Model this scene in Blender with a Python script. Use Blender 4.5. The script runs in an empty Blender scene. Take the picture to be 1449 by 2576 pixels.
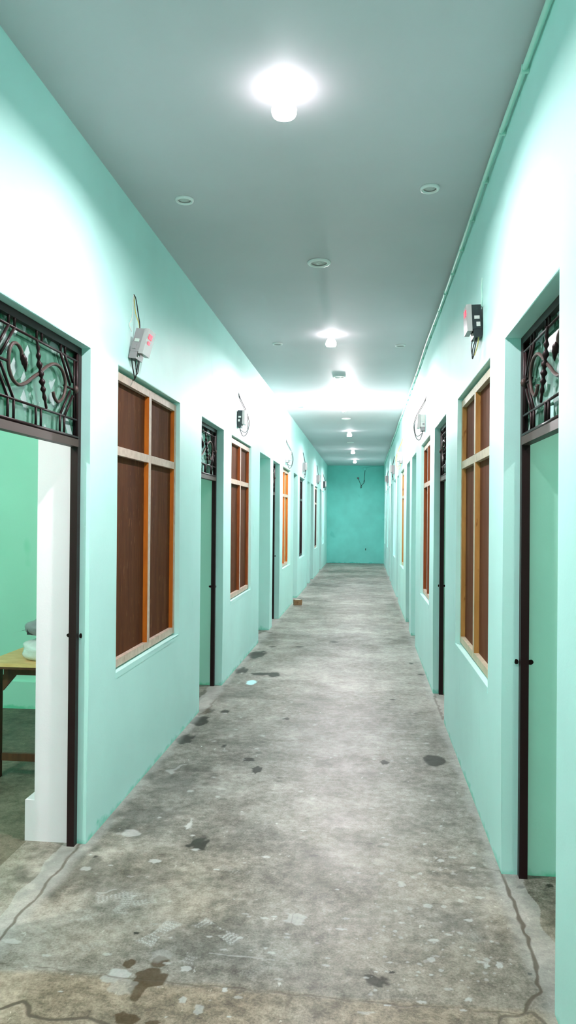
import bpy, bmesh, math, random
import numpy as np
from mathutils import Vector, Matrix

random.seed(7)
rng = np.random.default_rng(11)
SC = bpy.context.scene
COL = SC.collection
PI = math.pi

# ------------------------------------------------------------------ camera
W, Hh, F = 1449, 2576, 1860.0
CX, CY = W / 2, Hh / 2
EYE = 1.6
YAW, PITCH, ROLL = math.radians(6.016), math.radians(0.336), math.radians(0.489)
DL, DR = 1.341, 0.619            # distance from the camera to the left / right wall
HC = EYE + 1.782                 # ceiling height
END = 25.7
TH = 0.30                        # wall thickness

def cam_axes():
    cy, sy, cp, sp = math.cos(YAW), math.sin(YAW), math.cos(PITCH), math.sin(PITCH)
    f = Vector((-sy * cp, cy * cp, sp)); r = Vector((cy, sy, 0)); u = r.cross(f)
    c, s = math.cos(ROLL), math.sin(ROLL)
    return c * r + s * u, -s * r + c * u, f
AR, AU, AF = cam_axes()
cd = bpy.data.cameras.new('camera'); cam = bpy.data.objects.new('camera', cd); COL.objects.link(cam)
cam.matrix_world = Matrix(((AR.x, AU.x, -AF.x, 0), (AR.y, AU.y, -AF.y, 0), (AR.z, AU.z, -AF.z, EYE), (0, 0, 0, 1)))
cd.sensor_fit = 'VERTICAL'; cd.sensor_height = 36.0; cd.lens = F / Hh * 36.0
cd.clip_start = 0.05; cd.clip_end = 100
SC.camera = cam

def on_floor(u, v):
    d = AR * ((u - CX) / F) - AU * ((v - CY) / F) + AF
    t = -EYE / d.z
    return d.x * t, d.y * t

# ------------------------------------------------------------------ materials
def mat(name, color=(.5, .5, .5), rough=.5, spec=.4, metal=0., emit=None, strength=0.):
    m = bpy.data.materials.new(name); m.use_nodes = True
    p = m.node_tree.nodes['Principled BSDF']
    p.inputs['Base Color'].default_value = (*color, 1)
    p.inputs['Roughness'].default_value = rough
    p.inputs['Specular IOR Level'].default_value = spec
    p.inputs['Metallic'].default_value = metal
    if emit:
        p.inputs['Emission Color'].default_value = (*emit, 1)
        p.inputs['Emission Strength'].default_value = strength
    return m

class N:
    """small node-graph helper"""
    def __init__(s, m):
        s.t = m.node_tree; s.p = s.t.nodes['Principled BSDF']
    def new(s, typ, **kw):
        n = s.t.nodes.new(typ)
        for k, v in kw.items():
            if k in n.inputs.keys() if hasattr(n.inputs, 'keys') else False:
                n.inputs[k].default_value = v
            else:
                setattr(n, k, v)
        return n
    def link(s, a, b): s.t.links.new(a, b)
    def pos(s, scale=(1, 1, 1)):
        tc = s.new('ShaderNodeTexCoord'); mp = s.new('ShaderNodeMapping')
        mp.inputs['Scale'].default_value = scale
        s.link(tc.outputs['Object'], mp.inputs['Vector']); return mp.outputs['Vector']
    def noise(s, vec, scale, detail=4, rough=.55):
        n = s.new('ShaderNodeTexNoise')
        n.inputs['Scale'].default_value = scale; n.inputs['Detail'].default_value = detail
        n.inputs['Roughness'].default_value = rough
        s.link(vec, n.inputs['Vector']); return n.outputs['Fac']
    def ramp(s, fac, stops, interp='LINEAR'):
        r = s.new('ShaderNodeValToRGB'); e = r.color_ramp.elements; r.color_ramp.interpolation = interp
        while len(e) < len(stops): e.new(.5)
        for el, (p, c) in zip(e, stops):
            el.position = p; el.color = (*c, 1) if len(c) == 3 else c
        s.link(fac, r.inputs['Fac']); return r.outputs['Color']
    def mix(s, fac, a, b, blend='MIX'):
        n = s.new('ShaderNodeMix'); n.data_type = 'RGBA'; n.blend_type = blend
        for v, i in ((fac, 0), (a, 6), (b, 7)):
            if hasattr(v, 'is_output'): s.link(v, n.inputs[i])
            else: n.inputs[i].default_value = v if i == 0 else (*v, 1)
        return n.outputs[2]
    def math(s, op, a, b=None, clamp=False):
        n = s.new('ShaderNodeMath'); n.operation = op; n.use_clamp = clamp
        for v, i in ((a, 0), (b, 1)):
            if v is None: continue
            if hasattr(v, 'is_output'): s.link(v, n.inputs[i])
            else: n.inputs[i].default_value = v
        return n.outputs[0]
    def bump(s, h, strength=.1, dist=.01):
        b = s.new('ShaderNodeBump'); b.inputs['Strength'].default_value = strength; b.inputs['Distance'].default_value = dist
        s.link(h, b.inputs['Height']); s.link(b.outputs['Normal'], s.p.inputs['Normal'])

def paint(name, color, worn=None, rough=.5, bump=.12, var=.05):
    """rolled emulsion on plaster, with the paint worn and blotched low down on the wall"""
    m = mat(name, color, rough, .35); g = N(m)
    v = g.pos()
    n1 = g.noise(v, 1.3, 3); n2 = g.noise(v, 9, 4)
    lo = tuple(c * (1 - var) for c in color); hi = tuple(min(1, c * (1 + var)) for c in color)
    c = g.ramp(n1, [(.3, lo), (.7, hi)])
    if worn:
        geo = g.new('ShaderNodeNewGeometry'); sep = g.new('ShaderNodeSeparateXYZ'); g.link(geo.outputs['Position'], sep.inputs[0])
        z = sep.outputs['Z']
        edge = g.math('MULTIPLY', g.math('POWER', n2, 2.6), .17)
        w = g.math('MULTIPLY', g.math('SUBTRACT', edge, z), 40, True)
        c = g.mix(w, c, worn)
        patch = g.math('MULTIPLY', g.math('SUBTRACT', g.noise(g.pos((1, 1.6, .6)), 3.1, 2), .70), 18, True)
        c = g.mix(g.math('MULTIPLY', patch, .35), c, worn)
    g.link(c, g.p.inputs['Base Color'])
    h = g.math('ADD', g.math('MULTIPLY', g.noise(v, 5, 3), 1.0), g.math('MULTIPLY', g.noise(v, 120, 2), .12))
    g.bump(h, bump, .02)
    return m

MINT = (.555, .88, .83)
M_WALL = paint('mint_wall_paint', MINT, (.26, .70, .58))
M_TEAL = paint('teal_wall_paint', (.19, .64, .58), (.07, .48, .42), var=.12)
M_WHITE = paint('lilac_white_paint', (.88, .76, .83), None, .6)
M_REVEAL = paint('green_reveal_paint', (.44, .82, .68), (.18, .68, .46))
M_CEIL = paint('ceiling_paint', (.62, .58, .61), None, .6, .08, .03)

def wood(name, a, b, scale=(14, 14, 1.2), rough=.55, spec=.3, streak=None):
    m = mat(name, a, rough, spec); g = N(m)
    v = g.pos(scale); n = g.noise(v, 2.2, 6, .6)
    c = g.ramp(n, [(.3, a), (.7, b)])
    if streak:
        s = g.math('MULTIPLY', g.math('SUBTRACT', g.noise(g.pos((30, 30, 7)), 1.5, 3), .62), 9, True)
        c = g.mix(s, c, streak)
    g.link(c, g.p.inputs['Base Color']); g.bump(n, .15, .004)
    return m
M_PLY = wood('dark_plywood', (.070, .021, .008), (.130, .045, .016), (9, 9, 1.1), .8, .08, (.19, .075, .03))
M_PLYR = wood('brown_plywood', (.11, .036, .016), (.18, .066, .030), (9, 9, 1.1), .8, .08)
M_TAN = wood('primed_timber', (.50, .36, .28), (.66, .52, .42), (10, 10, 10), .6, .3, (.34, .24, .16))
M_TANR = wood('bare_timber', (.50, .44, .30), (.66, .58, .42), (10, 10, 10), .6, .3, (.36, .30, .16))
M_ORANGE = wood('orange_varnished_timber', (.42, .095, .008), (.62, .17, .012), (12, 12, 2), .45, .4)
M_RUST = wood('red_brown_varnished_timber', (.22, .045, .010), (.34, .09, .018), (12, 12, 2), .45, .4)
M_HONEY = wood('honey_timber', (.36, .17, .04), (.52, .27, .075), (12, 12, 2), .5, .35, (.22, .08, .015))
M_TABLE = wood('ochre_table_wood', (.60, .36, .13), (.80, .54, .26), (3, 12, 12), .5, .3)
M_TLEG = wood('dark_table_wood', (.055, .022, .012), (.11, .045, .02), (12, 12, 2), .5, .3)
M_IRON = mat('dark_brown_iron', (.016, .0055, .006), .42, .22)
M_IRONB = mat('lighter_brown_iron', (.060, .036, .030), .5, .3)  # lighter tone of the iron for transom bar, scroll and boss
M_BLACKWIN = mat('black_window_board', (.012, .014, .016), .25, .5)
M_DARKBR = mat('dark_brown_board', (.035, .016, .016), .5, .3)
M_HOLE = mat('broken_plaster_hole', (.012, .008, .006), .9, .1)
M_WHITEPL = mat('white_plastic', (.55, .56, .53), .35, .4)
M_COVER = mat('ceiling_cover_plastic', (.86, .86, .84), .4, .4)
M_COVERIN = mat('ceiling_cover_face', (.62, .62, .60), .5, .3)
M_GREYPL = mat('grey_meter_plastic', (.25, .23, .235), .4, .4)
M_BLKPL = mat('black_meter_plastic', (.012, .015, .018), .3, .5)
M_CLEAR = mat('clear_cover_plastic', (.36, .34, .33), .2, .5)
M_SCREW = mat('pale_screw', (.6, .6, .55), .3, .5, .6)
M_LED = mat('red_display', (.30, .01, .015), .4, .1, 0, (1, .03, .07), 1.3)
M_WIREB = mat('black_wire', (.012, .016, .016), .4, .4)
M_WIREY = mat('yellow_wire', (.55, .45, .14), .4, .4)
M_WIREW = mat('white_wire', (.7, .74, .7), .4, .4)
M_WIREG = mat('green_wire', (.04, .25, .17), .4, .4)
M_TUBE = paint('conduit_paint', (.52, .80, .70), None, .45, .03)
M_BULB = mat('lit_bulb', (.9, .9, .9), .4, .3, 0, (1, .90, .94), 2850)
M_GLOBE = mat('lit_globe_bulb', (.9, .9, .9), .4, .3, 0, (1, .91, .94), 3200)
M_NECK = mat('glowing_bulb_neck', (.9, .9, .9), .4, .3, 0, (1, .93, .99), 13)
M_BRICK = wood('brown_brick', (.16, .09, .045), (.26, .16, .085), (20, 20, 20), .9, .1)
M_BRTOP = mat('cement_crust', (.52, .50, .42), .9, .1)

def mat_glass():
    m = mat('patterned_green_glass', (.30, .62, .48), .12, .5); g = N(m)
    v = g.pos(); sep = g.new('ShaderNodeSeparateXYZ'); g.link(v, sep.inputs[0])
    y, z = sep.outputs['Y'], sep.outputs['Z']
    a = g.math('ADD', g.math('MULTIPLY', y, 17), g.math('MULTIPLY', z, 13))
    b = g.math('SUBTRACT', g.math('MULTIPLY', y, 17), g.math('MULTIPLY', z, 13))
    fa = g.math('ABSOLUTE', g.math('SUBTRACT', g.math('FRACT', a), .5)); fb = g.math('ABSOLUTE', g.math('SUBTRACT', g.math('FRACT', b), .5))
    ia = g.math('FLOOR', a); ib = g.math('FLOOR', b)
    cell = g.new('ShaderNodeCombineXYZ'); g.link(ia, cell.inputs[0]); g.link(ib, cell.inputs[1])
    wn = g.new('ShaderNodeTexWhiteNoise'); g.link(cell.outputs[0], wn.inputs['Vector'])
    glint = g.math('GREATER_THAN', wn.outputs['Value'], .66)  # reflections put into the glass colour as pale diamonds of the pattern
    big = g.math('MULTIPLY', g.math('SUBTRACT', g.noise(v, 6, 2), .47), 14, True)
    glint = g.math('MULTIPLY', glint, big)
    cl = g.ramp(g.noise(g.pos((1, 8, 3)), 5, 4), [(.35, (.05, .20, .12)), (.65, (.16, .36, .27))])
    g.link(g.mix(glint, cl, (.34, .44, .42)), g.p.inputs['Base Color'])
    tr = g.math('SUBTRACT', .62, g.math('MULTIPLY', glint, .45))
    g.link(tr, g.p.inputs['Transmission Weight'])
    g.link(g.math('ADD', .10, g.math('MULTIPLY', glint, .3)), g.p.inputs['Roughness'])
    g.bump(g.math('MULTIPLY', fa, fb), .12, .006)
    return m
M_GLASS = mat_glass()

def mat_bag(name, col, tr):
    m = mat(name, col, .18, .6); g = N(m)
    g.p.inputs['Transmission Weight'].default_value = tr
    g.bump(g.noise(g.pos(), 25, 4), .6, .01); return m
M_BAGW = mat_bag('clear_bag_of_white_stuff', (.72, .78, .77), .15)
M_BAGD = mat_bag('clear_bag_film', (.32, .33, .36), .3)
M_DARKST = mat('dark_folded_stuff', (.02, .018, .022), .5, .4)

def mat_floor():
    m = mat('stained_concrete', (.4, .4, .36), .4, .32); g = N(m)
    v = g.pos()
    n1 = g.noise(v, .9, 3, .6); n2 = g.noise(v, 4.5, 5, .65); n3 = g.noise(v, 22, 6, .7); n4 = g.noise(v, 110, 4, .7)
    t = g.math('ADD', g.math('ADD', g.math('MULTIPLY', n1, .36), g.math('MULTIPLY', n2, .28)), g.math('ADD', g.math('MULTIPLY', n3, .34), g.math('MULTIPLY', n4, .24)))
    c = g.ramp(t, [(.47, (.036, .033, .023)), (.55, (.108, .100, .079)), (.615, (.20, .188, .160)), (.73, (.38, .36, .325))])
    # darker old-cement blotches and pale lime scuffs
    blot = g.math('MULTIPLY', g.math('SUBTRACT', g.noise(g.pos((1, .8, 1)), 2.6, 6, .7), .56), 7, True)
    c = g.mix(g.math('MULTIPLY', blot, .45), c, (.15, .155, .125))
    sc = g.math('MULTIPLY', g.math('SUBTRACT', g.noise(g.pos((1, .55, 1)), 30, 3, .6), .665), 14, True)
    sc2 = g.math('MULTIPLY', g.math('SUBTRACT', n2, .42), 5, True)
    c = g.mix(g.math('MULTIPLY', g.math('MULTIPLY', sc, sc2), .7), c, (.70, .70, .68))
    def att(nm):
        a = g.new('ShaderNodeAttribute'); a.attribute_name = nm; return a.outputs['Fac']
    br, dk, lt, ck, wt, cy = att('brown'), att('dark'), att('light'), att('crack'), att('wet'), att('cyan')
    c = g.mix(br, c, g.mix(1.0, c, (1.38, 1.14, .92), 'MULTIPLY'))
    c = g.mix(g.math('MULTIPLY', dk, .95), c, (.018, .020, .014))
    c = g.mix(g.math('MULTIPLY', wt, .90), c, (.060, .038, .014))
    c = g.mix(g.math('MULTIPLY', lt, .72), c, (.52, .52, .50))
    c = g.mix(cy, c, (.42, .74, .76))
    c = g.mix(ck, c, (.075, .055, .035))
    g.link(c, g.p.inputs['Base Color'])
    r = g.math('ADD', .33, g.math('MULTIPLY', g.noise(v, 5, 4), .26))
    g.link(g.math('SUBTRACT', .32, g.math('MULTIPLY', g.math('MAXIMUM', dk, wt), .22)), g.p.inputs['Specular IOR Level'])
    g.link(r, g.p.inputs['Roughness'])
    h = g.math('SUBTRACT', g.math('ADD', g.math('MULTIPLY', n3, .5), g.math('MULTIPLY', n2, .8)), ck)
    g.bump(h, .16, .008)
    return m
M_FLOOR = mat_floor()

# ------------------------------------------------------------------ mesh helpers
class MB:
    def __init__(s): s.bm = bmesh.new()
    def quad(s, pts, mi=0):
        f = s.bm.faces.new([s.bm.verts.new(p) for p in pts]); f.material_index = mi; return f
    def box(s, x0, x1, y0, y1, z0, z1, mi=0, mat_fn=None):
        P = [(x, y, z) for x in (x0, x1) for y in (y0, y1) for z in (z0, z1)]
        V = [s.bm.verts.new(p) for p in P]
        for idx, nrm in (((0, 1, 3, 2), 'x'), ((4, 6, 7, 5), 'x'), ((0, 4, 5, 1), 'y'), ((2, 3, 7, 6), 'y'), ((0, 2, 6, 4), 'z'), ((1, 5, 7, 3), 'z')):
            f = s.bm.faces.new([V[i] for i in idx]); f.material_index = mat_fn(nrm) if mat_fn else mi
        return s
    def tube(s, pts, r, seg=8, mi=0, cap=True):
        pts = [Vector(p) for p in pts]; n = len(pts)
        rs = r if isinstance(r, (list, tuple)) else [r] * n
        rings = []; ref = Vector((.31, .17, .93))
        for i, p in enumerate(pts):
            d = (pts[min(i + 1, n - 1)] - pts[max(i - 1, 0)]).normalized()
            a = d.cross(ref)
            if a.length < .05: a = d.cross(Vector((1, 0, 0)))
            a.normalize(); b = d.cross(a)
            rings.append([s.bm.verts.new(p + (a * math.cos(2 * PI * k / seg) + b * math.sin(2 * PI * k / seg)) * rs[i]) for k in range(seg)])
        for A, B in zip(rings, rings[1:]):
            for k in range(seg):
                f = s.bm.faces.new((A[k], A[(k + 1) % seg], B[(k + 1) % seg], B[k])); f.smooth = True; f.material_index = mi
        if cap:
            for rg in (rings[0], rings[-1]):
                f = s.bm.faces.new(rg); f.material_index = mi
        return s
    def lathe(s, prof, c=(0, 0, 0), seg=24, mi=0):
        """prof: (radius, height) pairs around a vertical axis"""
        rings = []
        for r, h in prof:
            if r < 1e-5: rings.append([s.bm.verts.new((c[0], c[1], c[2] + h))])
            else: rings.append([s.bm.verts.new((c[0] + r * math.cos(2 * PI * k / seg), c[1] + r * math.sin(2 * PI * k / seg), c[2] + h)) for k in range(seg)])
        for A, B in zip(rings, rings[1:]):
            for k in range(seg):
                vs = []
                for v in (A[k % len(A)], A[(k + 1) % len(A)], B[(k + 1) % len(B)], B[k % len(B)]):
                    if v not in vs: vs.append(v)
                if len(vs) >= 3:
                    f = s.bm.faces.new(vs); f.smooth = True; f.material_index = mi
        return s
    def bevel(s, w=.004, seg=2):
        bmesh.ops.bevel(s.bm, geom=[e for e in s.bm.edges if e.is_manifold and e.calc_face_angle(0) > .6], offset=w, segments=seg, affect='EDGES', profile=.5)
        return s
    def build(s, name, mats, parent=None, loc=(0, 0, 0), rot=(0, 0, 0)):
        bmesh.ops.recalc_face_normals(s.bm, faces=s.bm.faces)
        me = bpy.data.meshes.new(name); s.bm.to_mesh(me); s.bm.free()
        for m in (mats if isinstance(mats, (list, tuple)) else [mats]): me.materials.append(m)
        o = bpy.data.objects.new(name, me); COL.objects.link(o)
        o.location = loc; o.rotation_euler = rot
        if parent: o.parent = parent
        return o

def spline(pts, n=10):
    """Catmull-Rom through the points"""
    P = [Vector(p) for p in pts]; P = [P[0] * 2 - P[1]] + P + [P[-1] * 2 - P[-2]]
    out = []
    for i in range(1, len(P) - 2):
        for k in range(n):
            t = k / n; a, b, c, d = P[i - 1], P[i], P[i + 1], P[i + 2]
            out.append(.5 * ((2 * b) + (c - a) * t + (2 * a - 5 * b + 4 * c - d) * t * t + (3 * b - a - 3 * c + d) * t ** 3))
    out.append(P[-2]); return out

def tag(o, label=None, cat=None, group=None, kind=None):
    if label: o['label'] = label
    if cat: o['category'] = cat
    if group: o['group'] = group
    if kind: o['kind'] = kind
    return o
def empty(name, loc, rz=0):
    o = bpy.data.objects.new(name, None); COL.objects.link(o); o.empty_display_size = .1
    o.location = loc; o.rotation_euler = (0, 0, rz); return o
def struct(o): o['kind'] = 'structure'; return o

# ------------------------------------------------------------------ openings measured along each wall
ZS, ZT = .742, 2.412
# kind, y0, y1, recess
OPL = [('D', 2.56, 3.48, .045), ('W', 3.89, 5.225, .028), ('D', 5.94, 6.88, .066), ('W', 7.29, 8.57, .022), ('P', 9.28, 10.31, 0),
       ('D', 10.63, 11.47, .075), ('W', 11.90, 13.13, .043), ('D', 13.69, 14.50, .12), ('W', 14.95, 16.22, .055), ('P', 16.98, 17.66, 0),
       ('D', 18.07, 18.93, .16), ('W', 19.45, 20.58, .03), ('D', 21.53, 22.39, .16), ('W', 22.85, 23.70, .06)]
OPR = [('D', 2.48, 3.42, .070), ('W', 3.83, 5.15, .026), ('D', 5.88, 6.84, .050), ('W', 7.33, 8.47, .028), ('P', 9.33, 10.15, 0),
       ('D', 10.63, 11.46, .14), ('W', 12.28, 13.47, .03), ('D', 14.30, 14.97, .15), ('W', 15.72, 16.79, .06), ('P', 17.94, 18.61, 0),
       ('D', 19.34, 20.13, .15), ('W', 20.84, 21.68, .06), ('D', 22.5, 23.2, .15), ('W', 23.7, 24.6, .06)]
Y0 = -5.0

def wall(name, xf, s, ops):
    """one long plastered wall with its openings cut through; s = direction away from the corridor"""
    b = MB(); xb = xf + s * (TH if s > 0 else .262)
    ys = sorted({Y0, END, *[o[1] for o in ops], *[o[2] for o in ops]}); zs = [0, ZS, ZT, HC]
    def hole(ya, za):
        for k, y0, y1, rc in ops:
            if y0 - 1e-6 <= ya < y1 - 1e-6:
                return za < ZT - 1e-6 and (za >= ZS - 1e-6 or k != 'W')
        return False
    for ya, yb in zip(ys, ys[1:]):
        for za, zb in zip(zs, zs[1:]):
            if hole(ya, za): continue
            for x in (xf, xb): b.quad([(x, ya, za), (x, yb, za), (x, yb, zb), (x, ya, zb)])
    for i, (k, y0, y1, rc) in enumerate(ops):
        zb_ = ZS if k == 'W' else 0
        xm = xf + s * (rc if rc else TH * .5)
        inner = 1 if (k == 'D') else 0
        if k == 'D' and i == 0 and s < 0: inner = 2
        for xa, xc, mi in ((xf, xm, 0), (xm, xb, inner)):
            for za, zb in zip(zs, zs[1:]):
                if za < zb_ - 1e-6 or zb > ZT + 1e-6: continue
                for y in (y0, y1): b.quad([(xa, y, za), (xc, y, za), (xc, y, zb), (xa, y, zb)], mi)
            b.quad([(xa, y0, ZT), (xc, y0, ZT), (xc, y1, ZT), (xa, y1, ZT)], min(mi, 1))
            if k == 'W': b.quad([(xa, y0, ZS), (xc, y0, ZS), (xc, y1, ZS), (xa, y1, ZS)], 0)
    bmesh.ops.remove_doubles(b.bm, verts=b.bm.verts, dist=1e-5)
    ed = [e for e in b.bm.edges if all(abs(v.co.x - xf) < 1e-6 for v in e.verts) and len(e.link_faces) == 2 and e.calc_face_angle(0) > 1]
    bmesh.ops.bevel(b.bm, geom=ed, offset=.006, segments=2, affect='EDGES', profile=.5)
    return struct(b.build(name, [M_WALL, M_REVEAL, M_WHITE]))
wall('wall_left', -DL, -1, OPL)
wall('wall_right', DR, 1, OPR)

XL, XR = -4.3, 3.5
b = MB(); b.box(XL - .1, XR + .1, Y0 - .1, END + .25, HC, HC + .12); struct(b.build('ceiling', M_CEIL))
b = MB(); b.box(-DL - TH, DR + TH, END, END + .2, 0, HC); struct(b.build('wall_back', M_TEAL))
b = MB(); b.box(-DL - TH, DR + TH, Y0 - .1, Y0, 0, HC); struct(b.build('wall_front', M_WALL))
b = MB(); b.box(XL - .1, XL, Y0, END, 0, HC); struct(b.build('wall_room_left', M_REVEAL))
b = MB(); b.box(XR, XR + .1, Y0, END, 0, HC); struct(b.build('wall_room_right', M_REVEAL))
for side, ylist in ((-1, [-.6, 5.85, 9.14, 10.31, 13.36, 16.84, 17.66, 21.15, END]), (1, [-.6, 5.62, 9.19, 10.15, 13.9, 17.8, 18.61, 22.1, END])):
    for y in ylist:
        xa, xb = (XL, -DL - .262) if side < 0 else (DR + TH, XR)
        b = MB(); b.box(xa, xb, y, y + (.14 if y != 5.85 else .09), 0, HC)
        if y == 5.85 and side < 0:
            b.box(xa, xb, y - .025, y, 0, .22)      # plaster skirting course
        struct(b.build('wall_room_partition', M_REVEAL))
for ya, yb in ((Y0, 2.56), (3.48, 5.85)):
    b = MB(); b.box(-DL - .310, -DL - .262, ya, yb, 0, .20); b.bevel(.008, 2); struct(b.build('trim_plinth', M_WHITE))

# ------------------------------------------------------------------ floor, with its stains as point attributes
def floor():
    bands = [(1.7, 3.3, .0036), (3.3, 5.0, .0065), (5.0, 9.0, .013), (9.0, END, .03)]
    x0, x1 = -DL - TH, DR + TH
    V, Fc, off = [], [], 0
    for ya, yb, st in bands:
        nx = int((x1 - x0) / st) + 1; ny = int((yb - ya) / st) + 1
        X, Y = np.meshgrid(np.linspace(x0, x1, nx), np.linspace(ya, yb, ny))
        V.append(np.stack([X.ravel(), Y.ravel(), np.zeros(X.size)], 1))
        i = np.arange(nx * ny).reshape(ny, nx)
        q = np.stack([i[:-1, :-1], i[:-1, 1:], i[1:, 1:], i[1:, :-1]], -1).reshape(-1, 4)
        Fc.append(q + off); off += nx * ny
    ex = [(x0, Y0, x1, 1.7), (XL, Y0, x0, END), (x1, Y0, XR, END)]
    for xa, ya, xb, yb in ex:
        V.append(np.array([(xa, ya, 0), (xb, ya, 0), (xb, yb, 0), (xa, yb, 0)], float)); Fc.append(np.array([[0, 1, 2, 3]]) + off); off += 4
    V = np.concatenate(V); Fc = np.concatenate(Fc)
    me = bpy.data.meshes.new('floor')
    me.vertices.add(len(V)); me.vertices.foreach_set('co', V.astype(np.float32).ravel())
    me.loops.add(Fc.size); me.loops.foreach_set('vertex_index', Fc.astype(np.int32).ravel())
    me.polygons.add(len(Fc)); me.polygons.foreach_set('loop_start', np.arange(0, Fc.size, 4, dtype=np.int32))
    me.update(calc_edges=True)
    X, Y = V[:, 0], V[:, 1]
    A = {k: np.zeros(len(V)) for k in ('dark', 'light', 'brown', 'crack', 'wet', 'cyan')}
    def sm(a, b_, x):
        t = np.clip((x - a) / (b_ - a), 0, 1); return t * t * (3 - 2 * t)
    # cheap tileable value noise for ragged edges
    G = rng.random((256, 256))
    def vn(x, y):
        xi = np.floor(x).astype(int); yi = np.floor(y).astype(int); fx = x - xi; fy = y - yi
        fx = fx * fx * (3 - 2 * fx); fy = fy * fy * (3 - 2 * fy)
        g = lambda a, c: G[a % 256, c % 256]
        return (g(xi, yi) * (1 - fx) + g(xi + 1, yi) * fx) * (1 - fy) + (g(xi, yi + 1) * (1 - fx) + g(xi + 1, yi + 1) * fx) * fy
    def frame(u, v, a, bb):
        cx, cy = on_floor(u, v); ex_ = abs(on_floor(u + a, v)[0] - cx); ey = abs(on_floor(u, v - bb)[1] - cy)
        return cx, cy, ex_, ey
    def blob(k, u, v, a, bb, val=1., rag=.35, soft=.12, shear=0., freq=2.2):
        cx, cy, ex_, ey = frame(u, v, a, bb)
        sel = np.where((abs(X - cx) < 2.2 * ex_ + abs(shear) * 3) & (abs(Y - cy) < 2.2 * ey))[0]
        dx = (X[sel] - cx); dy = (Y[sel] - cy); dx = dx - shear * dy
        p, q = dx / ex_, dy / ey
        r = np.sqrt(p * p + q * q) + rag * (vn(p * freq + u, q * freq + v) - .5) * 2
        m = val * (1 - sm(1 - soft, 1 + soft, r)); A[k][sel] = np.maximum(A[k][sel], m)
    def line(k, pts, w, val=1., rag=.012, gap=0.):
        P = [np.array(on_floor(u, v)) for u, v in pts]
        lo = np.min(P, 0) - .1; hi = np.max(P, 0) + .1
        sel = np.where((X > lo[0]) & (X < hi[0]) & (Y > lo[1]) & (Y < hi[1]))[0]
        xs = X[sel] + rag * (vn(X[sel] * 22, Y[sel] * 22 + 9) - .5) * 2; ys_ = Y[sel] + rag * (vn(X[sel] * 22 + 40, Y[sel] * 22) - .5) * 2
        d = np.full(len(sel), 9.)
        for p, q in zip(P, P[1:]):
            e = q - p; L = (e ** 2).sum() + 1e-9
            t = np.clip(((xs - p[0]) * e[0] + (ys_ - p[1]) * e[1]) / L, 0, 1)
            d = np.minimum(d, np.hypot(xs - p[0] - t * e[0], ys_ - p[1] - t * e[1]))
        m = val * (1 - sm(w * .45, w, d))
        if gap: m *= sm(gap - .12, gap + .12, vn(X[sel] * 9 + 3, Y[sel] * 9 + 7))
        A[k][sel] = np.maximum(A[k][sel], m)
    def shoe(u0, v0, u1, v1, w, val=.9):
        """a chalky tread print from heel to toe"""
        p = np.array(on_floor(u0, v0)); q = np.array(on_floor(u1, v1)); e = q - p; L = np.hypot(*e); e /= L; n = np.array((-e[1], e[0]))
        sel = np.where((abs(X - (p[0] + q[0]) / 2) < L * .75 + .05) & (abs(Y - (p[1] + q[1]) / 2) < L * .75 + .05))[0]
        a = (X[sel] - p[0]) * e[0] + (Y[sel] - p[1]) * e[1]; c = (X[sel] - p[0]) * n[0] + (Y[sel] - p[1]) * n[1]
        t = a / L; half = w * (.82 + .25 * np.sin(np.clip(t, 0, 1) * PI * 1.6 + 2.2))
        ins = (1 - sm(.92, 1.05, abs(t - .5) * 2)) * (1 - sm(.85, 1.02, abs(c) / half))
        tread = .5 + .5 * np.cos(a * 2 * PI / .017 + 1.6 * np.cos(c * 2 * PI / .022)) * np.cos(c * 2 * PI / .019)
        m = val * ins * (.20 + .80 * sm(.5, .72, tread)) * sm(.22, .6, vn(X[sel] * 26, Y[sel] * 26))
        A['light'][sel] = np.maximum(A['light'][sel], m)
    # dark oily patches
    for u, v, a, c in ((500, 2122, 25, 17), (465, 1860, 21, 11), (503, 1814, 20, 11), (605, 1687, 17, 8), (648, 1646, 22, 9), (627, 1911, 15, 5),
                       (646, 1937, 13, 8), (567, 1790, 11, 4), (751, 1627, 9, 2), (685, 1627, 8, 2), (563, 1877, 6, 4), (968, 1918, 11, 5), (988, 1760, 6, 2),
                       (1310, 2231, 11, 4), (1382, 2228, 9, 4), (240, 2155, 6, 3), (343, 2347, 8, 4), (748, 1400, 1, 1), (1034, 1669, 6, 2),
                       (985, 2446, 8, 3), (1333, 2450, 5, 4), (660, 1695, 28, 4), (688, 1697, 16, 6), (1060, 1697, 8, 2), (720, 1808, 8, 3), (840, 1615, 10, 2)):
        blob('dark', u, v, a, c, .95)
    blob('dark', 1093, 1913, 26, 13, .92, .22); blob('dark', 1075, 1912, 6, 3, 1)
    blob('dark', 519, 1788, 20, 6, .7); blob('dark', 945, 2468, 30, 14, .85, .4, .2, -.45)
    blob('dark', 910, 2448, 40, 14, .25, .5, .3); blob('dark', 505, 1752, 9, 16, .55, .3)
    # brown damp patches near the camera
    blob('wet', 372, 2462, 40, 26, .95, .35, .1, .25); blob('wet', 345, 2490, 22, 26, .85, .4); blob('wet', 402, 2420, 22, 16, .9, .15)
    blob('wet', 325, 2424, 15, 11, .95, .2); blob('wet', 318, 2562, 34, 17, .9, .4); blob('wet', 385, 2574, 18, 8, .8); blob('wet', 508, 1790, 22, 8, .6)
    blob('wet', 320, 2346, 0.1, .1, 0); blob('light', 403, 2404, 28, 14, .35, .3, .3)
    # the browner older slab in the foreground and by the left door
    sel = np.where(Y < 2.62)[0]
    A['brown'][sel] = (1 - sm(2.46, 2.52, Y[sel] + .03 * (vn(X[sel] * 8, Y[sel] * 8) - .5))) * (.55 + .5 * vn(X[sel] * 5, Y[sel] * 5))
    sel = np.where(Y < 4.4)[0]
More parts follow.
